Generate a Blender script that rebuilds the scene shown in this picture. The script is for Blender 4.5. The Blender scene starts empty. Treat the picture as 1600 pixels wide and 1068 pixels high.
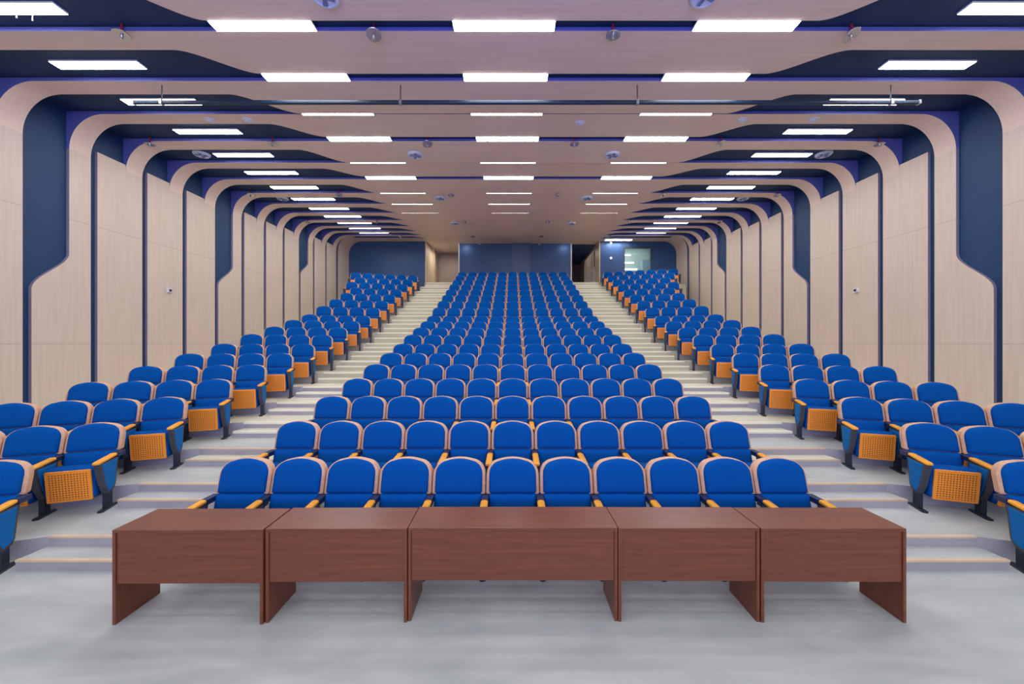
import bpy, math, random
from mathutils import Vector, Matrix
random.seed(7)
scn = bpy.context.scene
COL = scn.collection
F = 600.0            # focal length in pixels of the 1600 px wide frame
CAMZ = 2.24
R = math.radians

# ------------------------------------------------------------------ materials
def nodes_of(m):
    m.use_nodes = True
    nt = m.node_tree
    return nt, nt.nodes, nt.links, nt.nodes['Principled BSDF']

def lin(r, g, b):
    f = lambda c: (c/255.0/12.92) if c/255.0 <= 0.04045 else ((c/255.0+0.055)/1.055)**2.4
    return (f(r), f(g), f(b), 1.0)

def mat(name, col, rough=0.5, metal=0.0, spec=0.5, sheen=0.0):
    m = bpy.data.materials.new(name)
    nt, N, L, P = nodes_of(m)
    P.inputs['Base Color'].default_value = col
    P.inputs['Roughness'].default_value = rough
    P.inputs['Metallic'].default_value = metal
    P.inputs['Specular IOR Level'].default_value = spec
    if sheen: P.inputs['Sheen Weight'].default_value = sheen
    return m

def noisy(name, c1, c2, scale=(1, 1, 1), nscale=4.0, rough=0.5, detail=4.0, bump=0.0, lo=0.3, hi=0.7, spec=0.5, seams=None, sheen=0.0, dist=0.0):
    """two-tone noise, stretched by scale; seams = (axis, spacing, offset, half width) darkens thin joints"""
    m = bpy.data.materials.new(name)
    nt, N, L, P = nodes_of(m)
    tc = N.new('ShaderNodeTexCoord'); mp = N.new('ShaderNodeMapping')
    mp.inputs['Scale'].default_value = scale
    L.new(tc.outputs['Object'], mp.inputs['Vector'])
    nz = N.new('ShaderNodeTexNoise')
    nz.inputs['Scale'].default_value = nscale; nz.inputs['Detail'].default_value = detail
    nz.inputs['Distortion'].default_value = dist
    L.new(mp.outputs['Vector'], nz.inputs['Vector'])
    cr = N.new('ShaderNodeValToRGB')
    cr.color_ramp.elements[0].position = lo; cr.color_ramp.elements[0].color = c1
    cr.color_ramp.elements[1].position = hi; cr.color_ramp.elements[1].color = c2
    L.new(nz.outputs['Fac'], cr.inputs['Fac'])
    out = cr.outputs['Color']
    if seams:
        ax, sp, off, hw = seams
        sx = N.new('ShaderNodeSeparateXYZ'); L.new(tc.outputs['Object'], sx.inputs['Vector'])
        a = N.new('ShaderNodeMath'); a.operation = 'SUBTRACT'; L.new(sx.outputs[ax], a.inputs[0]); a.inputs[1].default_value = off
        b = N.new('ShaderNodeMath'); b.operation = 'PINGPONG'; L.new(a.outputs[0], b.inputs[0]); b.inputs[1].default_value = sp/2
        c = N.new('ShaderNodeMath'); c.operation = 'LESS_THAN'; L.new(b.outputs[0], c.inputs[0]); c.inputs[1].default_value = hw
        mx = N.new('ShaderNodeMix'); mx.data_type = 'RGBA'
        mul = N.new('ShaderNodeMath'); mul.operation = 'MULTIPLY'; L.new(c.outputs[0], mul.inputs[0]); mul.inputs[1].default_value = 0.32
        L.new(mul.outputs[0], mx.inputs['Factor']); L.new(out, mx.inputs['A']); mx.inputs['B'].default_value = (0.03, 0.025, 0.025, 1)
        out = mx.outputs['Result']
    L.new(out, P.inputs['Base Color'])
    P.inputs['Roughness'].default_value = rough
    P.inputs['Specular IOR Level'].default_value = spec
    if sheen: P.inputs['Sheen Weight'].default_value = sheen
    if bump:
        bp = N.new('ShaderNodeBump'); bp.inputs['Strength'].default_value = bump; bp.inputs['Distance'].default_value = 0.01
        L.new(nz.outputs['Fac'], bp.inputs['Height']); L.new(bp.outputs['Normal'], P.inputs['Normal'])
    return m

def emit(name, col, strength):
    m = bpy.data.materials.new(name)
    nt, N, L, P = nodes_of(m)
    P.inputs['Base Color'].default_value = (0.8, 0.8, 0.8, 1)
    P.inputs['Emission Color'].default_value = col
    P.inputs['Emission Strength'].default_value = strength
    return m

def perforated(name, wood1, wood2, hole, pitch, rad, half_w, z0, z1):
    """wood board with a square grid of round dark holes (object space x, z)"""
    m = bpy.data.materials.new(name)
    nt, N, L, P = nodes_of(m)
    tc = N.new('ShaderNodeTexCoord')
    mp = N.new('ShaderNodeMapping'); mp.inputs['Scale'].default_value = (6, 6, 60)
    L.new(tc.outputs['Object'], mp.inputs['Vector'])
    nz = N.new('ShaderNodeTexNoise'); nz.inputs['Scale'].default_value = 1.5; L.new(mp.outputs['Vector'], nz.inputs['Vector'])
    cr = N.new('ShaderNodeValToRGB'); cr.color_ramp.elements[0].color = wood1; cr.color_ramp.elements[1].color = wood2
    L.new(nz.outputs['Fac'], cr.inputs['Fac'])
    sx = N.new('ShaderNodeSeparateXYZ'); L.new(tc.outputs['Object'], sx.inputs['Vector'])
    def M(op, a, b=None, c=None):
        n = N.new('ShaderNodeMath'); n.operation = op
        for i, v in enumerate((a, b, c)):
            if v is None: continue
            if isinstance(v, (int, float)): n.inputs[i].default_value = v
            else: L.new(v, n.inputs[i])
        return n.outputs[0]
    px = M('PINGPONG', M('ADD', sx.outputs['X'], 10*pitch), pitch/2)
    pz = M('PINGPONG', sx.outputs['Z'], pitch/2)
    hx = M('LESS_THAN', px, rad); hz = M('LESS_THAN', pz, rad)
    inx = M('LESS_THAN', M('ABSOLUTE', sx.outputs['X']), half_w)
    inz = M('MULTIPLY', M('GREATER_THAN', sx.outputs['Z'], z0), M('LESS_THAN', sx.outputs['Z'], z1))
    h = M('MULTIPLY', M('MULTIPLY', hx, hz), M('MULTIPLY', inx, inz))
    mx = N.new('ShaderNodeMix'); mx.data_type = 'RGBA'
    L.new(h, mx.inputs['Factor']); L.new(cr.outputs['Color'], mx.inputs['A']); mx.inputs['B'].default_value = hole
    L.new(mx.outputs['Result'], P.inputs['Base Color'])
    P.inputs['Roughness'].default_value = 0.45
    return m

M_WALL = noisy('pale maple wall board', (0.62, 0.505, 0.41, 1), (0.68, 0.565, 0.465, 1), (7, 7, .35), 3.0, 0.55, seams=('Z', 2.73, 2.24, 0.006))
M_CEIL = noisy('maple ceiling board', (0.72, 0.555, 0.45, 1), (0.79, 0.625, 0.515, 1), (.25, 9, 9), 3.0, 0.5)
M_FASC = mat('indigo edge face', (0.10, 0.12, 0.42, 1), 0.5)  # even indigo colour on the front edges of the ceiling arches
M_EDGE = mat('lilac grey edge strip', (0.24, 0.21, 0.30, 1), 0.5)
M_NAVY = noisy('navy acoustic panel', (0.005, 0.036, 0.112, 1), (0.008, 0.045, 0.13, 1), (1, 1, 1), 2.0, 0.6, seams=('Z', 1.46, 1.54, 0.008))
M_NAVYC = noisy('navy ceiling paint', (0.002, 0.022, 0.08, 1), (0.003, 0.029, 0.098, 1), (1, 1, 1), 2.0, 0.7)
M_NAVYB = noisy('navy rear wall panel', (0.022, 0.072, 0.20, 1), (0.03, 0.086, 0.23, 1), (1, 1, 1), 1.0, 0.5, seams=('Z', 1.3, 7.0, 0.008))
M_FLOOR = noisy('grey vinyl floor', (0.39, 0.425, 0.42, 1), (0.53, 0.565, 0.555, 1), (.5, 1.5, 1), 2.2, 0.42, detail=8, lo=.3, hi=.72, spec=.35, dist=.6)
M_STEP = noisy('yellow lit concrete step', (0.58, 0.56, 0.44, 1), (0.69, 0.67, 0.54, 1), (.6, 1.6, 1), 2.5, 0.5, detail=8, lo=.3, hi=.7)  # concrete with a yellow light tint put into its colour
M_NOSE = noisy('tan step nosing', (0.62, 0.47, 0.33, 1), (0.72, 0.56, 0.40, 1), (1, 1, 1), 3.0, 0.5)
M_NOSEC = mat('cream step nosing', (0.88, 0.85, 0.68, 1), 0.5)
M_STEPU = noisy('yellow lit step riser', (0.50, 0.475, 0.345, 1), (0.58, 0.555, 0.42, 1), (.6, 1.6, 1), 2.5, 0.55, detail=8)  # upper steps, yellow light mixed into the base colour
M_RISER = noisy('darker lilac grey riser', (0.34, 0.325, 0.37, 1), (0.43, 0.415, 0.45, 1), (.6, 1.6, 1), 2.5, 0.5, detail=8)  # lower step fronts, darker and more lilac than the treads
M_BLUE = noisy('blue seat fabric', (0.0007, 0.072, 0.31, 1), (0.001, 0.086, 0.36, 1), (1, 1, 1), 120.0, 0.9, spec=.08)
M_SIDE = noisy('blue side fabric', (0.003, 0.13, 0.40, 1), (0.004, 0.15, 0.46, 1), (1, 1, 1), 120.0, 0.8, spec=.2)
M_SHELL = noisy('beech plywood shell', (0.59, 0.345, 0.215, 1), (0.67, 0.405, 0.265, 1), (3, 3, 20), 3.0, 0.45)
M_ARM = noisy('amber beech armrest', (0.92, 0.38, 0.018, 1), (0.98, 0.46, 0.03, 1), (3, 12, 3), 4.0, 0.4)
M_PANEL = perforated('perforated beech board', (0.92, 0.285, 0.022, 1), (0.97, 0.35, 0.035, 1), (0.22, 0.06, 0.01, 1), 0.0275, 0.0068, 0.178, 0.19, 0.515)
M_DARK = mat('dark steel', (0.018, 0.024, 0.042, 1), 0.45, 0.3)
M_BRK = mat('navy plastic', (0.010, 0.026, 0.10, 1), 0.5)
M_FRAME = mat('charcoal plastic', (0.045, 0.05, 0.065, 1), 0.5)
M_TABLE = noisy('mahogany veneer', (0.145, 0.040, 0.020, 1), (0.205, 0.061, 0.031, 1), (.6, 10, 9), 2.2, 0.30, detail=6, dist=1.2)
M_WHITE = mat('white plastic', (0.75, 0.76, 0.8, 1), 0.4)
M_GREYM = mat('grey metal', (0.35, 0.36, 0.4, 1), 0.4, 0.7)
M_CHROME = mat('chrome plate', (0.6, 0.6, 0.62, 1), 0.25, 0.95)
M_RED = mat('red enamel pipe', (0.35, 0.01, 0.03, 1), 0.4)
M_BAR = mat('dark blue steel bar', (0.008, 0.024, 0.06, 1), 0.5, 0.1)
M_LITE = emit('lit light diffuser', (1.0, 0.985, 0.97, 1), 25.0)
M_REFL = emit('lit booth tube', (0.92, 1.0, 0.98, 1), 6.0)  # glow that imitates lights mirrored in the booth glass
M_BULB = emit('lit bulb', (1.0, 0.93, 0.88, 1), 2.0)
M_BOOTH = mat('pale green booth wall', (0.55, 0.64, 0.60, 1), 0.6)
M_CABB = mat('pale blue door panel', (0.42, 0.56, 0.62, 1), 0.5)
M_DOOR = mat('taupe door leaf', (0.33, 0.25, 0.21, 1), 0.5)
M_OAK = noisy('light oak jamb', (0.60, 0.46, 0.31, 1), (0.68, 0.53, 0.37, 1), (8, 8, .5), 3.0, 0.5)
M_PIER = mat('slate blue pier', (0.05, 0.10, 0.21, 1), 0.5)
M_BROWN = mat('dark brown wall', (0.10, 0.06, 0.06, 1), 0.6)
M_TRIMW = mat('white edge trim', (0.75, 0.73, 0.68, 1), 0.5)
M_VENT = mat('pale air diffuser', (0.62, 0.68, 0.82, 1), 0.4)
M_VENTD = mat('shaded diffuser slot', (0.16, 0.2, 0.36, 1), 0.6)
M_HOLE = mat('black lens', (0.02, 0.02, 0.05, 1), 0.3)
def glass():
    m = bpy.data.materials.new('clear window glass')
    nt, N, L, P = nodes_of(m)
    P.inputs['Base Color'].default_value = (0.9, 0.95, 0.95, 1)
    P.inputs['Roughness'].default_value = 0.03
    P.inputs['Transmission Weight'].default_value = 1.0
    P.inputs['IOR'].default_value = 1.1
    return m
M_GLASS = glass()

# ------------------------------------------------------------------ mesh helpers
class MB:
    """collects vertices and faces of ONE mesh"""
    def __init__(s): s.v, s.f, s.mi, s.sm = [], [], [], []
    def add(s, verts, faces, mi=0, smooth=False):
        b = len(s.v)
        s.v += [tuple(p) for p in verts]
        for f in faces:
            s.f.append(tuple(b+i for i in f)); s.mi.append(mi); s.sm.append(smooth)
    def box(s, x0, x1, y0, y1, z0, z1, mi=0):
        v = [(x0,y0,z0),(x1,y0,z0),(x1,y1,z0),(x0,y1,z0),(x0,y0,z1),(x1,y0,z1),(x1,y1,z1),(x0,y1,z1)]
        s.add(v, [(0,3,2,1),(4,5,6,7),(0,1,5,4),(1,2,6,5),(2,3,7,6),(3,0,4,7)], mi)
    def mesh(s, name, mats, sharp=35):
        me = bpy.data.meshes.new(name)
        me.from_pydata(s.v, [], s.f)
        for m in (mats if isinstance(mats, (list, tuple)) else [mats]): me.materials.append(m)
        me.polygons.foreach_set('material_index', s.mi)
        me.polygons.foreach_set('use_smooth', s.sm)
        me.update()
        if any(s.sm): me.set_sharp_from_angle(angle=R(sharp))
        return me

def inset(poly, d):
    """shrink a convex outline by d on every side"""
    xs = [p[0] for p in poly]; ys = [p[1] for p in poly]
    cx, cy = (min(xs)+max(xs))/2, (min(ys)+max(ys))/2
    kx = 1-2*d/(max(xs)-min(xs)); ky = 1-2*d/(max(ys)-min(ys))
    return [(cx+(x-cx)*kx, cy+(y-cy)*ky) for x, y in poly]

def ccw(poly):
    a = sum(poly[i-1][0]*poly[i][1]-poly[i][0]*poly[i-1][1] for i in range(len(poly)))
    return list(poly) if a > 0 else list(reversed(poly))

def prism(mb, poly, axis, rings, mi=0, smooth=True, fn=None):
    """polygon in the plane normal to axis, swept through rings [(offset along axis, inset)]"""
    poly = ccw(poly); n = len(poly)
    def P(p, t):
        q = {'x': (t, p[0], p[1]), 'y': (p[0], t, p[1]), 'z': (p[0], p[1], t)}[axis]
        return fn(*q) if fn else q
    verts = []
    for t, d in rings:
        pp = inset(poly, d) if d else poly
        verts += [P(p, t) for p in pp]
    faces = []
    flip = (axis == 'y')
    for r in range(len(rings)-1):
        for i in range(n):
            j = (i+1) % n
            q = (r*n+i, r*n+j, (r+1)*n+j, (r+1)*n+i)
            faces.append(q[::-1] if flip else q)
    cap0 = tuple(range(n-1, -1, -1)); cap1 = tuple((len(rings)-1)*n+i for i in range(n))
    faces.append(cap0[::-1] if flip else cap0); faces.append(cap1[::-1] if flip else cap1)
    mb.add(verts, faces, mi, smooth)

def rrect(x0, x1, y0, y1, r, n=4):
    pts = []
    for cx, cy, a0 in ((x1-r, y0+r, -90), (x1-r, y1-r, 0), (x0+r, y1-r, 90), (x0+r, y0+r, 180)):
        for i in range(n+1):
            a = R(a0+90*i/n); pts.append((cx+r*math.cos(a), cy+r*math.sin(a)))
    return pts

def disc(mb, c, r, z0, z1, n=28, mi=0, bev=0.0):
    prism(mb, [(c[0]+r*math.cos(2*math.pi*i/n), c[1]+r*math.sin(2*math.pi*i/n)) for i in range(n)], 'z',
          [(z0, bev), (z0+bev, 0), (z1, 0)] if bev else [(z0, 0), (z1, 0)], mi, True)

def link(name, me, parent=None, loc=(0, 0, 0), rz=0.0):
    o = bpy.data.objects.new(name, me)
    COL.objects.link(o)
    o.location = loc; o.rotation_euler = (0, 0, rz)
    if parent is not None: o.parent = parent
    return o

def thing(name, label, cat, loc=(0, 0, 0), rz=0.0, group=None, me=None):
    o = link(name, me, None, loc, rz)
    o['label'] = label; o['category'] = cat
    if group: o['group'] = group
    return o

def struct(name, mb, mats, sharp=35):
    o = link(name, mb.mesh(name, mats, sharp)); o['kind'] = 'structure'
    return o

ORD = ['first', 'second', 'third', 'fourth', 'fifth', 'sixth', 'seventh', 'eighth', 'ninth', 'tenth', 'eleventh', 'twelfth',
       'thirteenth', 'fourteenth', 'fifteenth', 'sixteenth', 'seventeenth', 'eighteenth', 'nineteenth']

# ------------------------------------------------------------------ hall geometry
XW = 9.70                                       # inner face of the wood wall lining
TH = 0.065                                      # thickness of the lining
def D(k): return 8.40+1.228*k                   # front edge of arch k
HK = {-6: .492, -5: .493, -4: .494, -3: .496, -2: .499, -1: .506, 0: .518, 1: .524, 2: .528, 3: .534, 4: .5395, 5: .547, 6: .555, 7: .5645, 8: .576, 9: .589, 10: .604, 11: .623, 12: .640}
def ZS(k): return CAMZ+HK[k]*XW
FACIA = (-5, -4, -3, -2, -1, 1, 3)              # arches whose front edge hangs below the one before
def gap(k): return 0.19 if k in FACIA else 0.11
def zrear(k): return ZS(k+1)-(0.0 if (k+1) in FACIA else 0.055)
def zsoffit(k, y): return ZS(k)+(zrear(k)-ZS(k))*(y-D(k))/(D(k+1)-gap(k+1)-D(k))
def arch_at(y): return max(-5, min(11, math.floor((y-8.40)/1.228)))
def soffit(y): return zsoffit(arch_at(y), y)
RC = 0.75
XS1, XS2 = 5.62, 4.57
def sstep(t): t = max(0, min(1, t)); return t*t*(3-2*t)
S_TYPE = {-4: (3.4, 2.6), 0: (4.22, 3.35), 4: (4.92, 4.15), 8: (6.1, 5.4)}
def zcut(k): return {1: 6.72, 2: 6.78, 3: 6.80, 5: 7.0, 6: 7.06, 7: 7.18, 9: 7.47, 10: 7.56, 11: 7.7}.get(k, 6.7)
SLOTF = 0.658
def wall_front(k, z):
    if k in S_TYPE:
        z1, z2 = S_TYPE[k]
        return D(k)-SLOTF*(1-sstep((z-z2)/(z1-z2)))
    return D(k)
YEND = 22.75
def rib(k):
    dk, zs = D(k), ZS(k)
    last = (k == 11)
    rear_w = YEND if last else dk+0.43
    def ceil_rear(x):
        if last: return 26.0 if abs(x) < 5.1 else YEND
        full = D(k+1)-gap(k+1)
        return dk+0.42+(full-dk-0.42)*sstep((XS1-abs(x))/(XS1-XS2))
    slope = (zrear(k)-zs)/(D(k+1)-gap(k+1)-dk) if not last else 0.12/(26-dk)
    ztop = zs-RC
    for side, sx in (('left', -1), ('right', 1)):
        zz = []
        z0 = -0.05
        if k in S_TYPE:
            z1, z2 = S_TYPE[k]
            zz = [(z0, dk-SLOTF)]+[(z2+(z1-z2)*i/24, None) for i in range(25)]+[(ztop, dk)]
            zz = [(z, wall_front(k, z)) for z, _ in zz]
        else:
            zc = zcut(k)
            zz = [(z0, dk-SLOTF), (zc, dk-SLOTF), (zc+0.002, dk), (ztop, dk)]
            if last: zz = [(z0, dk-0.55), (ztop, dk-0.55)]
        mb = MB(); v = []
        for z, f in zz:
            v += [(sx*XW, f, z), (sx*(XW+TH), f, z), (sx*XW, rear_w, z), (sx*(XW+TH), rear_w, z)]
        fs = []
        for i in range(len(zz)-1):
            a, b = 4*i, 4*i+4
            for q in ((a, a+2, b+2, b), (a+1, a, b, b+1), (a+2, a+3, b+3, b+2)):
                fs.append(q if sx < 0 else q[::-1])
        mb.add(v, fs, 0, True)
        mb.mi = [1 if i % 3 == 1 else 0 for i in range(len(mb.f))]
        struct('wall_%s_panel' % side, mb, (M_WALL, M_EDGE), 30)
    # the ceiling part with both rounded corners
    st = []
    na = 14
    for i in range(na+1):
        th = R(90*i/na)
        x = -XW+RC*(1-math.cos(th)); z = ztop+RC*math.sin(th)
        if th <= R(45)+1e-6: ox, oz = -(XW+TH), ztop+(RC+TH)*math.tan(th)
        else: ox, oz = -XW+RC-(RC+TH)/math.tan(th), zs+TH
        st.append((x, z, ox, oz, math.sin(th)))
    xs = [-XS1-0.01]+[-XS1+(XS1-XS2)*i/20 for i in range(21)]+[-XS2+0.01]
    if last: xs = [-5.101, -5.099]
    for x in xs: st.append((x, zs, x, zs+TH, 1.0))
    st += [(-x, z, -ox, oz, w) for x, z, ox, oz, w in reversed(st)]
    mb = MB(); v = []
    for x, z, ox, oz, w in st:
        f = dk-0.55*(1 if last and w < .999 else 0)
        r = ceil_rear(x) if w > 0.999 else rear_w
        v += [(x, f, z), (ox, f, oz), (x, r, z+slope*(r-dk)*w), (ox, r, oz+slope*(r-dk)*w)]
    fs = []
    for i in range(len(st)-1):
        a, b = 4*i, 4*i+4
        fs += [(a, b, b+2, a+2)[::-1], (a, a+1, b+1, b)[::-1], (a+2, b+2, b+3, a+3)[::-1]]
    mb.add(v, fs, 0, True)
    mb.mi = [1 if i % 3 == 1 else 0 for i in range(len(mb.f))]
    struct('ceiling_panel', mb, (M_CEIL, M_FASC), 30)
for k in range(-5, 12): rib(k)

# dark shell behind the lining
for side, sx in (('left', -1), ('right', 1)):
    mb = MB(); x0, x1 = sorted((sx*(XW+TH), sx*(XW+TH+.2)))
    mb.box(x0, x1, 0.6, YEND, -0.1, 8.9)
    struct('wall_%s' % side, mb, M_NAVY)
mb = MB()
for k in range(-5, 12):
    z = ZS(k)+TH+0.012
    y0, y1 = D(k-1)+0.03, D(k)+0.03
    mb.box(-XW-TH, XW+TH, y0, y1, z, 9.1)
z = ZS(12)+TH+.03
mb.box(-XW-TH, XW+TH, D(11)+.03, 30, z, 9.1)
struct('ceiling', mb, M_NAVYC)

XJ = 5.12
# tiers of the raked floor
TOPZ = [1.02, 1.219, 1.421, 1.615, 1.827, 2.043, 2.262, 2.520, 2.768, 3.028, 3.285, 3.672, 4.045, 4.428, 4.808, 5.198, 5.590, 5.980, 6.357]
FZ = [max(0.0, z-1.02) for z in TOPZ]+[5.725]
def PF(n): return 4.07+0.985*(n-1)                # front edge of tier n
XA, XB = 3.25, 4.92                              # the aisle lies between
def ANG(n): return R(21-0.30*n)
XO = XW+0.03
def front_y(n, x): return PF(n)-max(0, abs(x)-XB)*math.tan(ANG(n))
mb = MB(); mb.box(-XO, XO, 0.6, PF(1)+.5, -0.12, 0.0)
struct('floor', mb, M_FLOOR)
for n in range(1, 20):
    z = FZ[n]
    xo = 7.5 if n < 15 else (7.95 if n < 17 else (8.48 if n == 17 else 9.03))
    xl = xo if n < 18 else XB+.1
    def fy(m, x): return front_y(m, x) if m < 19 else PF(19)+.1*(abs(x) > XB)
    f = [(-xl, fy(n, xl)), (-XB, PF(n)), (XB, PF(n)), (xo, fy(n, xo))]
    if 14 < n < 19: f = f[:3]+[(xo-.5, fy(n, xo-.5)), (xo, fy(n, xo)+.35)]
    if 14 < n < 18: f = [(-xo, fy(n, xo)+.35), (-xo+.5, fy(n, xo-.5))]+f[1:]
    if n < 19: b = [(xo, fy(n+1, xo)+.02), (XB, PF(n+1)+.02), (-XB, PF(n+1)+.02), (-xl, fy(n+1, xl)+.02)]
    if n == 19: f = [(-XB-.1, PF(19)+.1), (-XB, PF(19)), (XB, PF(19)), (XB+.1, PF(19)+.1), (9.03, PF(19)+.1)]
    else: b = [(9.03, 30), (-XJ-.05, 30)]
    poly = f+b; m = len(poly)
    mb = MB()
    zb = max(-0.1, z-1.2)
    mb.add([(x, y, z) for x, y in poly]+[(x, y, zb) for x, y in poly],
           [tuple(range(m))]+[(i, m+i, m+(i+1) % m, (i+1) % m) for i in range(m)])
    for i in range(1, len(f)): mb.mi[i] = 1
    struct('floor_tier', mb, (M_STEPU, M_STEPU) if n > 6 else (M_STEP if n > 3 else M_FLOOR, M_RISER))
    zl = FZ[n-1]; zh = (z+zl)/2
    if n < 18:      # the narrow steps between the seats and the side walls
        for sx in (-1, 1):
            x0, x1 = sorted((sx*xo, sx*XO))
            mb = MB(); dy = .55 if n < 9 else 2.4; mb.box(x0, x1, PF(n)+dy, PF(n+1)+dy+.02, max(-.1, z-1.6), z); struct('floor_step', mb, M_STEP)
    for sx in (-1, 1):
        x0, x1 = sorted((sx*XA, sx*XB))
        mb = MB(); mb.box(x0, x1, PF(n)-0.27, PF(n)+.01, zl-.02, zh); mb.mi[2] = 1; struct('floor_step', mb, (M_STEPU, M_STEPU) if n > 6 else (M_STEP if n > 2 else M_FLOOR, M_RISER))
        for yy, zt in ((PF(n)-0.27, zh), (PF(n), z)):
            mb = MB(); mb.box(x0, x1, yy-0.006, yy+0.038, zt-(0.016 if n < 4 else .034), zt+0.004); struct('trim_1', mb, M_NOSE if n < 4 else M_NOSEC)

mb = MB(); mb.box(-XO, -XB-.1, 20.2, YEND, 3.9, 4.45); struct('floor_tier', mb, M_STEP)
# ------------------------------------------------------------------ rear of the hall
ZL, ZT = FZ[19], 8.75
def wallbox(name, m, *a):
    mb = MB(); mb.box(*a); return struct(name, mb, m)
XJ = 5.12
wallbox('wall_rear_left', M_NAVYB, -XW-TH, -XJ-.06, YEND, YEND+.2, 4.0, ZT)
wallbox('wall_rear_corridor', M_OAK, -XJ-.06, -XJ, YEND-.02, 26.4, 4.0, ZT)
wallbox('wall_rear_jamb', M_OAK, -XJ, -5.02, 24.6, 24.9, 4.0, ZT)
wallbox('wall_rear_end', M_DOOR, -XJ, -3.25, 26.1, 26.4, 4.0, ZT)
mb = MB(); mb.box(-4.98, -3.55, 26.0, 26.1, ZL, 8.25); struct('door_1', mb, M_DOOR)
wallbox('wall_rear_centre', M_NAVYB, -3.22, 3.52, 23.3, 26.4, 4.0, ZT)
wallbox('wall_rear_pier', M_PIER, -0.02, 1.08, 23.1, 23.31, 4.0, ZT)
wallbox('trim_2', M_TRIMW, -3.28, -3.22, 23.22, 23.45, 4.0, ZT)
wallbox('trim_3', M_TRIMW, 3.52, 3.58, 23.22, 23.45, 4.0, ZT)
wallbox('wall_rear_right_corridor', M_OAK, XJ, XJ+.06, YEND-.02, 29.6, 4.0, ZT)
wallbox('wall_rear_right_end', M_BROWN, 3.5, XJ, 29.4, 29.6, 4.0, ZT)
wallbox('wall_rear_inner', M_BROWN, 3.46, 3.52, 26.4, 29.6, 4.0, ZT)
# slatted door leaf in the right corridor
mb = MB(); mb.box(XJ-.05, XJ, 24.0, 26.9, ZL, 7.05); struct('door_2', mb, M_CABB)
wallbox('wall_rear_door_head', M_BROWN, XJ-.05, XJ, 24.0, 26.9, 7.05, 8.0)
wallbox('ceiling_corridor', M_NAVYB, 3.52, XJ, 23.32, 29.4, 8.33, 8.45)
for i in range(7):
    y = 24.0+i*0.48
    mb = MB(); mb.box(XJ-.11, XJ-.04, y, y+.09, ZL, 8.05); struct('trim_4', mb, M_OAK)
# rear right wall with the booth window
WX0, WX1, WZ0, WZ1 = 6.62, 8.20, 6.52, 7.93
mb = MB()
for a in ((XJ+.06, WX0, 4.0, ZT), (WX1, XW+TH, 4.0, ZT), (WX0, WX1, 4.0, WZ0), (WX0, WX1, WZ1, ZT)):
    mb.box(a[0], a[1], YEND, YEND+.2, a[2], a[3])
struct('wall_rear_right', mb, M_NAVYB)
mb = MB()
for a in ((WX0-.03, WX0+.02, WZ0-.03, WZ1+.03), (WX1-.02, WX1+.03, WZ0-.03, WZ1+.03), (WX0+.02, WX1-.02, WZ0-.03, WZ0+.02), (WX0+.02, WX1-.02, WZ1-.02, WZ1+.03)):
    mb.box(a[0], a[1], YEND-.02, YEND+.12, a[2], a[3])
w = struct('window_1', mb, M_FRAME)
mb = MB(); mb.box(WX0+.02, WX1-.02, YEND+.05, YEND+.06, WZ0+.02, WZ1-.02); g = link('pane', mb.mesh('pane', M_GLASS), w)
mb = MB()
mb.box(WX0-.5, WX1+.5, YEND+1.5, YEND+1.6, 6.0, 8.5); mb.box(WX0-.6, WX0-.5, YEND+.2, YEND+1.6, 6.0, 8.5); mb.box(WX1+.5, WX1+.6, YEND+.2, YEND+1.6, 6.0, 8.5)
mb.box(WX0-.5, WX1+.5, YEND+.2, YEND+1.5, 8.4, 8.5); mb.box(WX0-.5, WX1+.5, YEND+.2, YEND+1.5, 5.9, 6.0)
struct('wall_booth', mb, M_BOOTH)
for i, (xx, zz, nm) in enumerate(((7.45, 7.83, 'topmost'), (7.65, 7.35, 'middle'), (7.85, 6.94, 'lowest'))):  # glowing strips stand in for ceiling lights reflected in the window
    t = thing('booth_reflection', '%s of three glowing strips standing in for light reflections in the control booth window' % nm, 'light', (6.75, YEND+1.44, zz), 0, 'reflections in the booth window')
    mb = MB(); mb.box(0, xx-6.75, .02, .055, -.03, .03); link('housing', mb.mesh('housing', M_WHITE), t)
    mb = MB(); prism(mb, [(.0+.02*math.cos(a*math.pi/4), .032*math.sin(a*math.pi/4)) for a in range(8)], 'x', [(.02, 0), (xx-6.77, 0)]); link('reflection', mb.mesh('reflection', M_REFL), t)
t = thing('booth_cabinet', 'pale blue cabinet inside the control booth behind the window', 'cabinet', (8.32, YEND+1.2, 6.004))
mb = MB(); mb.box(-.28, .28, -.2, .28, 0, 1.45); link('body', mb.mesh('body', M_CABB), t)
mb = MB(); mb.box(-.26, .26, -.225, -.2, .05, 1.4); d_ = link('door', mb.mesh('door', M_CABB), t)
mb = MB(); mb.box(.2, .22, -.25, -.225, .6, .8); link('handle', mb.mesh('handle', M_GREYM), d_)
# two small round lamps on the rear wall
for zz, nm in ((8.22, 'upper'), (7.32, 'lower')):
    t = thing('wall_spotlight', '%s small glowing round lamp on the navy wall beside the booth window' % nm, 'lamp', (5.82, YEND-.001, zz), 0, 'round lamps on the rear wall')
    mb = MB(); prism(mb, [(.075*math.cos(a*math.pi/8), .075*math.sin(a*math.pi/8)) for a in range(16)], 'y', [(-.03, .005), (-.02, 0), (0, 0)]); link('bezel', mb.mesh('bezel', M_WHITE), t)
    mb = MB(); prism(mb, [(.055*math.cos(a*math.pi/8), .055*math.sin(a*math.pi/8)) for a in range(16)], 'y', [(-.045, .02), (-.03, 0)]); link('bulb', mb.mesh('bulb', M_BULB), t)
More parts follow.
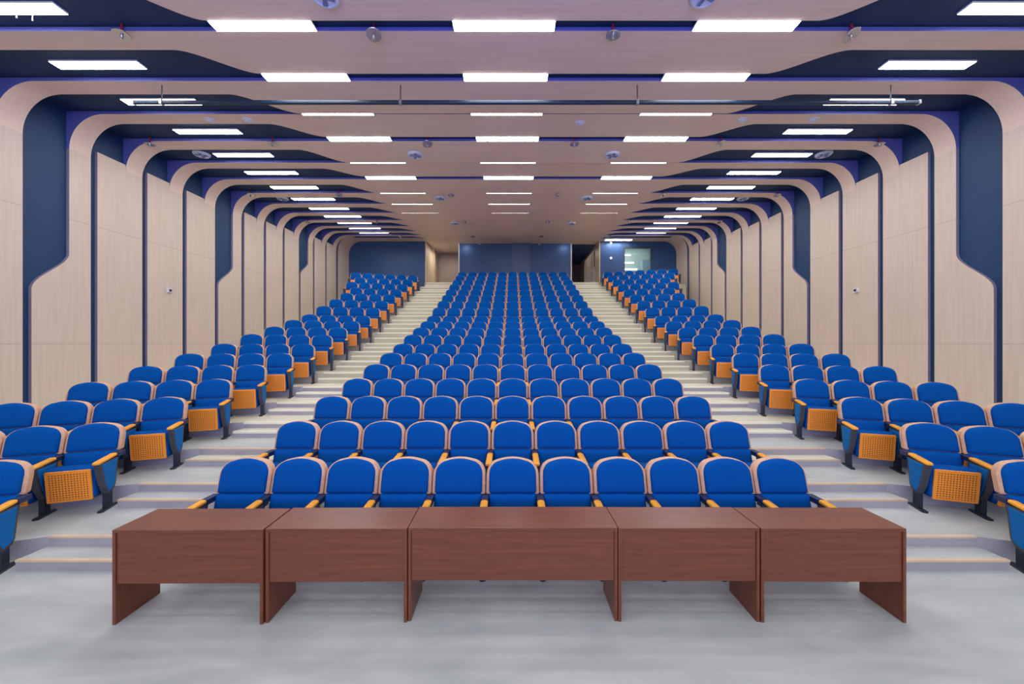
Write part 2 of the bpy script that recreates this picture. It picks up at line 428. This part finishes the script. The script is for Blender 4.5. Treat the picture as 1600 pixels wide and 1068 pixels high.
# small sensors under the ceiling edge at the rear wall
for xx, nm in ((-2.0, 'left of'), (1.62, 'right of')):
    t = thing('motion_sensor', 'small white sensor high on the rear wall, %s the grey pier' % nm, 'sensor', (xx, 23.3, 8.30), 0, 'sensors on the rear wall')
    mb = MB(); mb.box(-.06, .06, -.05, 0, -.04, .04); link('body', mb.mesh('body', M_WHITE), t)
    mb = MB(); prism(mb, rrect(-.03, .03, -.02, .02, .015), 'y', [(-.062, .008), (-.05, 0)]); link('lens', mb.mesh('lens', M_HOLE), t)

# ------------------------------------------------------------------ ceiling lights
LL, LWD = 1.55, 0.20
def lamp_meshes(w, tag=''):
    a = MB(); b = MB()
    x, y = LL/2, w/2
    e = .006
    v = [(-x, -y, 0), (x, -y, 0), (x, y, 0), (-x, y, 0), (-x, -y, .03), (x, -y, .03), (x, y, .03), (-x, y, .03),
         (-x+e, -y+e, 0), (x-e, -y+e, 0), (x-e, y-e, 0), (-x+e, y-e, 0)]
    a.add(v, [(4, 5, 6, 7), (0, 1, 5, 4), (1, 2, 6, 5), (2, 3, 7, 6), (3, 0, 4, 7), (0, 8, 9, 1), (1, 9, 10, 2), (2, 10, 11, 3), (3, 11, 8, 0)])
    b.box(-x+e, x-e, -y+e, y-e, -.004, .012)
    return a.mesh('frame', M_WHITE), b.mesh('diffuser', M_LITE)
LM = {w: lamp_meshes(w) for w in (LWD, 0.095)}
def lamp(x, y, z, w, label, group):
    t = thing('ceiling_light', label, 'ceiling light', (x, y, z), 0, group)
    link('frame', LM[w][0], t); link('diffuser', LM[w][1], t)
    return t
LABC = (('left', -3.80), ('middle', -0.13), ('right', 3.55))
row = 0
for k in range(-2, 11):
    if k in FACIA: w, y, z = LWD, D(k)-0.098, ZS(k)-0.004
    else: w, y, z = 0.095, D(k)-0.055, zrear(k-1)+{0: .020, 2: .034, 4: .033, 5: .034, 6: .0362, 7: .0352, 8: .0343}.get(k, .0328)
    for nm, x in LABC:
        lamp(x, y, z, w, 'lit white strip light, %s column of the wood ceiling, %s row from the tables' % (nm, ORD[row]), 'strip lights in the wood ceiling')
    row += 1
row = 0
for k in range(-2, 11):
    y = D(k)-0.34
    for nm, x in (('left', -7.37), ('right', 7.37)):
        lamp(x, y, ZS(k)+TH-.022, LWD, 'lit white strip light in the dark %s side ceiling groove, %s row from the tables' % (nm, ORD[row]), 'strip lights in the dark ceiling grooves')
    row += 1
t = lamp(6.15, YEND-.45, 8.265, LWD, 'lit white strip light against the rear wall above the booth window', None)

# ------------------------------------------------------------------ sprinklers, diffusers, detectors
sp_stem = MB(); disc(sp_stem, (0, 0), .016, -.10, .068, 10)
sp_plate = MB(); disc(sp_plate, (0, 0), .115, -.115, -.10, 28, 0, .006)
sp_head = MB(); disc(sp_head, (0, 0), .022, -.17, -.115, 10, 0, .008)
SPM = (sp_stem.mesh('stem', M_RED), sp_plate.mesh('plate', M_CHROME), sp_head.mesh('head', M_CHROME))
SX = (-9.05, -6.0, -2.13, 1.54, 5.2, 9.15)
SXN = ('first from the left wall', 'second from the left wall', 'third from the left wall', 'third from the right wall', 'second from the right wall', 'first from the right wall')
for k, rn, sel in ((-2, 'front row', (1, 2, 3, 4)), (1, 'second row', range(6)), (4, 'third row', range(6)), (7, 'fourth row', range(6)), (10, 'rear row', (1, 2, 3, 4))):
    for i in sel:
        y = D(k)-0.02
        where = SXN[i] if len(sel) == 6 else ('', 'outermost on the left', 'left of the middle', 'right of the middle', 'outermost on the right')[i]
        t = thing('sprinkler', 'red stemmed sprinkler with round metal plate, %s, %s' % (where, rn), 'sprinkler', (SX[i], y-.03, ZS(k)), 0, 'ceiling sprinklers')
        tilt = random.uniform(-.35, .35)
        for nm, me in zip(('stem', 'collector_plate', 'sprinkler_head'), SPM):
            o = link(nm, me, t)
            if nm == 'collector_plate':
                o.rotation_euler = (tilt, tilt*.6, 0); o.location = (math.sin(tilt*.6)*.1, -math.sin(tilt)*.1, 0)
dv = MB(); disc(dv, (0, 0), .205, -.035, .0, 32, 0, .015)
dr = MB()
for s in range(2):
    pass
n = 32
v = []; fs = []
for i in range(n):
    a = 2*math.pi*i/n
    for rr, zz in ((.155, -.05), (.175, -.05), (.175, -.034), (.155, -.034)): v.append((rr*math.cos(a), rr*math.sin(a), zz))
for i in range(n):
    j = (i+1) % n
    for q in range(4): fs.append((4*i+q, 4*i+(q+1) % 4, 4*j+(q+1) % 4, 4*j+q)[::-1])
dr.add(v, fs, 0, True)
blade = MB(); blade.add([(0.03, -.03, -.036), (.14, -.05, -.036), (.14, .02, -.05), (.03, .02, -.05), (0.03, -.03, -.046), (.14, -.05, -.046), (.14, .02, -.06), (.03, .02, -.06)],
          [(0, 1, 2, 3), (7, 6, 5, 4), (0, 4, 5, 1), (1, 5, 6, 2), (2, 6, 7, 3), (3, 7, 4, 0)])
DV = (dv.mesh('plate', M_VENT), dr.mesh('ring', M_VENT), blade.mesh('vane', M_VENTD))
def vent(x, y, z, label):
    t = thing('air_diffuser', label, 'air vent', (x, y, z), 0, 'round ceiling air diffusers')
    link('plate', DV[0], t); link('ring', DV[1], t)
    for q in range(4): link('vane', DV[2], t, (0, 0, 0), q*math.pi/2+.4)
for y, rn in ((5.29, 'front'), (10.27, 'second'), (13.75, 'third'), (17.4, 'rear')):
    for x, nm in ((-2.6, 'left'), (2.66, 'right')):
        vent(x, y, soffit(y)-(.008 if y < 17 else .02), 'round pale air diffuser on the wood ceiling, %s one of the %s pair' % (nm, rn))
for kk, rn in ((2, 'front'), (5, 'rear')):
    for x, nm in ((-8.5, 'left'), (8.5, 'right')):
        vent(x, D(kk)-.36, ZS(kk)+TH+.006, 'round air diffuser in the dark %s side groove, %s one' % (nm, rn))
sd = MB(); disc(sd, (0, 0), .10, -.03, .0, 24, 0, .012)
sdl = MB(); disc(sdl, (0, 0), .045, -.045, -.03, 16, 0, .01)
SD = (sd.mesh('base', M_VENT), sdl.mesh('cap', M_VENT))
for x, y, nm in ((-6.8, 8.62, 'outer left'), (-5.95, 8.62, 'inner left'), (1.53, 8.75, 'central'), (5.16, 8.62, 'inner right'), (6.75, 8.62, 'outer right')):
    t = thing('smoke_detector', 'small round blue tinted smoke detector, %s one behind the lighting bar' % nm, 'smoke detector', (x, y, soffit(y)+.003), 0, 'smoke detectors')
    link('base', SD[0], t); link('cap', SD[1], t)

# the lighting bar hung across the hall
yb, zb = 7.30, CAMZ+4.585
bar = thing('lighting_bar', 'long dark blue bar hung on four thin wires across the whole ceiling', 'lighting bar', (0, yb, zb))
mb = MB(); prism(mb, rrect(-.03, .03, -.03, .034, .012, 3), 'x', [(-7.2, 0), (7.72, 0)]); link('bar', mb.mesh('bar', M_BAR), bar)
for x in (-6.67, -2.13, 2.37, 7.19):
    mb = MB(); disc(mb, (0, 0), .009, .02, ZS(-1)-zb+.03, 8); h = link('hanger', mb.mesh('hanger', M_DARK), bar, (x, 0, 0))
    mb = MB(); mb.box(-.025, .025, -.04, .04, -.04, .05); link('clamp', mb.mesh('clamp', M_GREYM), h)
for x in (-7.2, 7.72):
    mb = MB(); mb.box(-.02, .02, -.034, .034, -.034, .038); link('end_cap', mb.mesh('end_cap', M_GREYM), bar, (x, 0, 0))

for x, ln, nm in ((-7.17, .16, 'shorter'), (-6.94, .20, 'longer')):
    t = thing('hanging_cable', '%s of two thin white cables dangling below the front left strip light' % nm, 'cable', (x, 5.55, 7.125-ln), 0, 'cables dangling from the front strip light')
    mb = MB(); disc(mb, (0, 0), .006, 0, ln, 8); link('wire', mb.mesh('wire', M_WHITE), t)
    mb = MB(); disc(mb, (0, 0), .009, -.02, 0, 8); link('tip', mb.mesh('tip', M_GREYM), t)
# wall sensors
for sx, nm in ((-1, 'left'), (1, 'right')):
    t = thing('wall_sensor', 'small white round sensor alone on the %s pale wood wall panel' % nm, 'sensor', (sx*XW, 10.82, 3.75), 0, 'sensors on the side walls')
    def ring(r, a, b): 
        m_ = MB(); prism(m_, [(r*math.cos(i*math.pi/9), r*math.sin(i*math.pi/9)) for i in range(18)], 'x', [(sx*a, 0), (sx*b, .01)][::1 if sx < 0 else -1] if sx > 0 else [(-a, 0), (-b, .01)])
        return m_
    m_ = MB(); m_.box(*(sorted((0, -sx*.05))), -.07, .07, -.06, .06); link('housing', m_.mesh('housing', M_WHITE), t)
    m_ = MB(); m_.box(*(sorted((-sx*.05, -sx*.075))), -.028, .028, -.028, .028); link('lens', m_.mesh('lens', M_HOLE), t)

# ------------------------------------------------------------------ tables
def table(x0, x1, yf, label, rz=0.0):
    cx = (x0+x1)/2; hw = (x1-x0)/2
    t = thing('conference_table', label, 'table', (cx, yf, 0), rz, 'tables in front of the seats')
    H_, dp, th = 0.757, 0.40, 0.025
    def part(nm, *a):
        mb = MB(); mb.box(*a)
        o = link(nm, mb.mesh(nm, M_TABLE), t)
        bv = o.modifiers.new('edge', 'BEVEL'); bv.width = .003; bv.segments = 2; bv.limit_method = 'ANGLE'
        return o
    part('tabletop', -hw, hw, 0, dp, H_-th, H_)
    part('leg', -hw, -hw+th, 0.0, dp-.004, 0, H_-th)
    part('leg', hw-th, hw, 0.0, dp-.004, 0, H_-th)
    part('modesty_panel', -hw+th, hw-th, 0.012, 0.03, 0.322, H_-th)
    return t
table(-3.192, -1.996, 3.063, 'dark mahogany table at the left end of the front row', R(.35))
table(-1.985, -0.850, 3.085, 'dark mahogany table between the left end table and the wide centre one', R(.25))
table(-0.846, 0.849, 3.103, 'widest mahogany table, in the centre of the front row')
table(0.853, 1.992, 3.095, 'dark mahogany table between the right end table and the wide centre one', R(-.1))
table(2.000, 3.163, 3.085, 'dark mahogany table at the right end of the front row', R(-.2))

# ------------------------------------------------------------------ auditorium seats
W = 0.572
HS = W/2
def shear(x, y, z): return (x, y-(1.0-z)*0.27, z)
def dome(w, z0, z1, rc, sag, n=7, rb=.012):
    """upright outline: straight sides, wide rounded shoulders, slightly arched top"""
    h = w/2; pts = [(-h+rb, z0), (h-rb, z0), (h, z0+rb)]
    cx, cz = h-rc, z1-sag-rc
    a1 = 90-math.degrees(math.atan2(sag, h-rc))*1.0
    for i in range(n+1):
        a = R(a1*i/n); pts.append((cx+rc*math.cos(a), cz+rc*math.sin(a)))
    xr, zr = pts[-1]
    for i in range(1, 6):
        x = xr-2*xr*i/6; pts.append((x, zr+(z1-zr)*(1-(x/xr)**2)))
    for x, z in reversed(pts[3:3+n+1]): pts.append((-x, z))
    pts.append((-h, z0+rb))
    return pts
SEAT = {}
mb = MB(); prism(mb, dome(.560, .655, 1.003, .150, .020), 'y', [(-.012, .012), (.0, 0), (.068, 0), (.082, .016)], 0, True, shear); SEAT['back_shell'] = mb.mesh('back_shell', M_SHELL, 40)
mb = MB(); prism(mb, dome(.498, .672, 1.006, .132, .020), 'y', [(-.058, .075), (-.054, .035), (-.044, .012), (-.03, .002), (-.02, 0), (-.0125, 0)], 0, True, shear); SEAT['backrest'] = mb.mesh('backrest', M_BLUE, 70)
mb = MB(); prism(mb, rrect(-.247, .247, .44, .668, .02), 'y', [(-.066, .06), (-.062, .025), (-.05, .008), (-.035, 0), (.02, 0)], 0, True, shear); SEAT['lumbar_cushion'] = mb.mesh('lumbar_cushion', M_BLUE, 70)
mb = MB(); prism(mb, rrect(-.495, -.27, .175, .555, .05), 'x', [(-.228, .03), (-.215, .006), (-.2, 0), (.2, 0), (.215, .006), (.228, .03)], 0, True); SEAT['seat_cushion'] = mb.mesh('seat_cushion', M_BLUE, 60)
mb = MB(); prism(mb, rrect(-.205, .205, .165, .54, .012, 3), 'y', [(-.022, .003), (-.018, 0), (-.004, 0)], 0, True, lambda x, y, z: (x, y-.495-(z-.35)*.12, z)); SEAT['seat_panel'] = mb.mesh('seat_panel', M_PANEL, 40)
SPOLY = [(-.59, .60), (-.225, .60), (-.28, .27), (-.315, .225), (-.425, .195), (-.505, .33)]
BPOLY = [(-.552, .585), (-.26, .585), (-.305, .275), (-.335, .25), (-.425, .225), (-.48, .335)]
for sg, nm in ((-1, 'L'), (1, 'R')):
    xc = sg*HS
    mb = MB(); prism(mb, SPOLY, 'x', [(xc-.033, .004), (xc-.028, 0), (xc+.028, 0), (xc+.033, .004)], 0, False); SEAT['side_frame', nm] = mb.mesh('side_frame', M_FRAME)
    mb = MB(); prism(mb, BPOLY, 'x', [(xc-.040, .012), (xc-.034, 0), (xc+.034, 0), (xc+.040, .012)], 0, False); SEAT['side_panel', nm] = mb.mesh('side_panel', M_SIDE)
    mb = MB(); prism(mb, rrect(xc-.036, xc+.036, -.615, -.24, .022), 'z', [(.6, .004), (.604, 0), (.622, 0), (.63, .008)], 0, True, lambda x, y, z: (x, y, z+(y+.59)*.07)); SEAT['armrest', nm] = mb.mesh('armrest', M_ARM, 40)
    mb = MB(); mb.box(xc-.035, xc+.035, -.235, -.075, .598, .650); SEAT['bracket', nm] = mb.mesh('bracket', M_BRK)
    mb = MB(); mb.box(xc-.026, xc+.026, -.43, -.335, .018, .24); SEAT['leg', nm] = mb.mesh('leg', M_DARK)
    mb = MB(); prism(mb, rrect(xc-.032, xc+.032, -.54, -.22, .03), 'z', [(0, 0), (.014, 0), (.02, .008)], 0, True); SEAT['foot', nm] = mb.mesh('foot', M_DARK)
CORE = ('back_shell', 'backrest', 'lumbar_cushion', 'seat_cushion', 'seat_panel')
SIDE = ('side_frame', 'side_panel', 'armrest', 'bracket', 'leg', 'foot')
def parts_for(sides):
    return [(n, SEAT[n]) for n in CORE]+[(n, SEAT[n, s]) for s in sides for n in SIDE]
def build_seat(sides):
    root = thing('auditorium_seat', '', 'seat', (0, 0, 0), 0, 'auditorium seats in fixed rows')
    leg = None
    for n, me in parts_for(sides):
        o = link(n, me, leg if n == 'foot' else root)
        if n == 'leg': leg = o
    return root
def copy_seat(src):
    c = src.copy(); COL.objects.link(c)
    for ch in src.children:
        d = ch.copy(); COL.objects.link(d); d.parent = c
        for g in ch.children:
            e = g.copy(); COL.objects.link(e); e.parent = d
    return c
PROTO = {}
mass = MB()
MASSM = [M_BRK, M_SHELL, M_BLUE, M_PANEL, M_FRAME, M_SIDE, M_ARM, M_DARK]
def into_mass(sides, loc, rz):
    rot = Matrix.Rotation(rz, 3, 'Z'); lv = Vector(loc)
    for n, me in parts_for(sides):
        b = len(mass.v); mi = MASSM.index(me.materials[0])
        mass.v += [tuple(rot @ v.co+lv) for v in me.vertices]
        for p in me.polygons:
            mass.f.append(tuple(b+i for i in p.vertices)); mass.mi.append(mi); mass.sm.append(p.use_smooth)
def seat(sides, loc, rz, label, far):
    if far: into_mass(sides, loc, rz); return
    if sides not in PROTO: PROTO[sides] = o = build_seat(sides)
    else: o = copy_seat(PROTO[sides])
    o.location = loc; o.rotation_euler = (0, 0, rz); o['label'] = label
def DT(n): return 4.155+0.987*n                   # depth of the backrest tops of row n
for n in range(19):
    for j in range(11):
        lab = 'blue auditorium seat, %s from the left aisle in the %s row of the centre block' % (ORD[j], ORD[n])
        seat('LR' if j == 10 else 'L', ((j-5)*W, DT(n), FZ[n]), 0, lab, n > 15)
for side, sx in (('left', -1), ('right', 1)):
    for n in range(19):
        if n == 18 and side == 'left': continue
        cnt = {0: 1, 1: 4, 15: 5, 16: 5, 17: 6, 18: 7}.get(n, 4)
        a = ANG(n)
        x0 = 5.44; y0 = DT(n)+0.085-(x0-XB)*math.tan(a)
        for j in range(cnt):
            x = sx*(x0+j*W*math.cos(a)); y = y0-j*W*math.sin(a)
            if j == 0: lab = 'blue seat with tan wood panel beside the %s aisle, %s row of the %s block' % (side, ORD[n], side)
            else: lab = 'blue seat %s from the aisle in the %s row of the %s side block' % (ORD[j], ORD[n], side)
            inner = 'R' if sx < 0 else 'L'
            seat('LR' if j == cnt-1 else inner, (x, y, FZ[n]), -sx*a, lab, n > 15)
o = link('distant_seats', mass.mesh('distant_seats', MASSM, 40)); o['kind'] = 'stuff'
o['label'] = 'rear three rows of blue auditorium seats below the navy rear wall'; o['category'] = 'seats'

# ------------------------------------------------------------------ light and camera
def area(name, loc, rot, sx_, sy_, col, power):
    l = bpy.data.lights.new(name, 'AREA'); l.shape = 'RECTANGLE'; l.size = sx_; l.size_y = sy_
    l.color = col; l.energy = power
    o = bpy.data.objects.new(name, l); COL.objects.link(o); o.location = loc; o.rotation_euler = rot
    return o
area('stage_wash', (0, -2.5, 2.6), (R(150), 0, 0), 5.0, 2.0, (0.16, 0.16, 1.0), 560)
area('added_front_fill', (0, -7.0, 4.4), (R(84), 0, 0), 12.0, 3.5, (1.0, 0.96, 0.92), 500)  # unseen fill added behind the camera to brighten tables and seat fronts
area('corridor_lamp', (-4.2, 24.2, 8.18), (0, 0, 0), .7, .7, (1.0, .93, .82), 34)
area('corridor_lamp', (4.5, 25.2, 8.15), (0, 0, 0), .5, 1.6, (1.0, .95, .88), 10)
for x in (-2.85, 3.15): area('rear_wall_lamp', (x, 22.85, 8.17), (R(28), 0, 0), .35, .12, (.8, .9, 1.0), 3)
area('booth_fill', (7.4, 23.4, 8.3), (0, 0, 0), 1.6, .8, (.9, 1.0, .97), 13)  # extra unseen source added to lift the booth interior
area('rear_wall_lamp', (6.0, 22.6, 8.15), (R(28), 0, 0), .8, .12, (.8, .9, 1.0), 4)
for y in (4.4, 3.0, 1.4, -0.4):
    for x in (-7.4, -3.8, -0.1, 3.55, 7.4):
        area('stage_ceiling_light', (x, y, 6.95), (0, 0, 0), 1.55, 0.2, (1.0, 0.985, 0.97), 17)
wd = bpy.data.worlds.new('hall_air'); scn.world = wd; wd.use_nodes = True
wd.node_tree.nodes['Background'].inputs['Color'].default_value = (0.82, 0.87, 1.0, 1)
wd.node_tree.nodes['Background'].inputs['Strength'].default_value = 0.5

cam = bpy.data.cameras.new('camera'); cam.sensor_width = 36.0; cam.lens = F/1600*36
cam.shift_x = -1/1600; cam.shift_y = 3/1600; cam.clip_start = 0.05; cam.clip_end = 100
co = bpy.data.objects.new('camera', cam); COL.objects.link(co)
co.location = (0, 0, CAMZ); co.rotation_euler = (R(90), 0, 0)
scn.camera = co
scn.view_settings.view_transform = 'Standard'; scn.view_settings.look = 'None'
scn.view_settings.gamma = 1.0; scn.view_settings.use_curve_mapping = False
scn.view_settings.exposure = 0.0
scn.cycles.max_bounces = 8; scn.cycles.diffuse_bounces = 5
scn.cycles.sample_clamp_indirect = 8.0
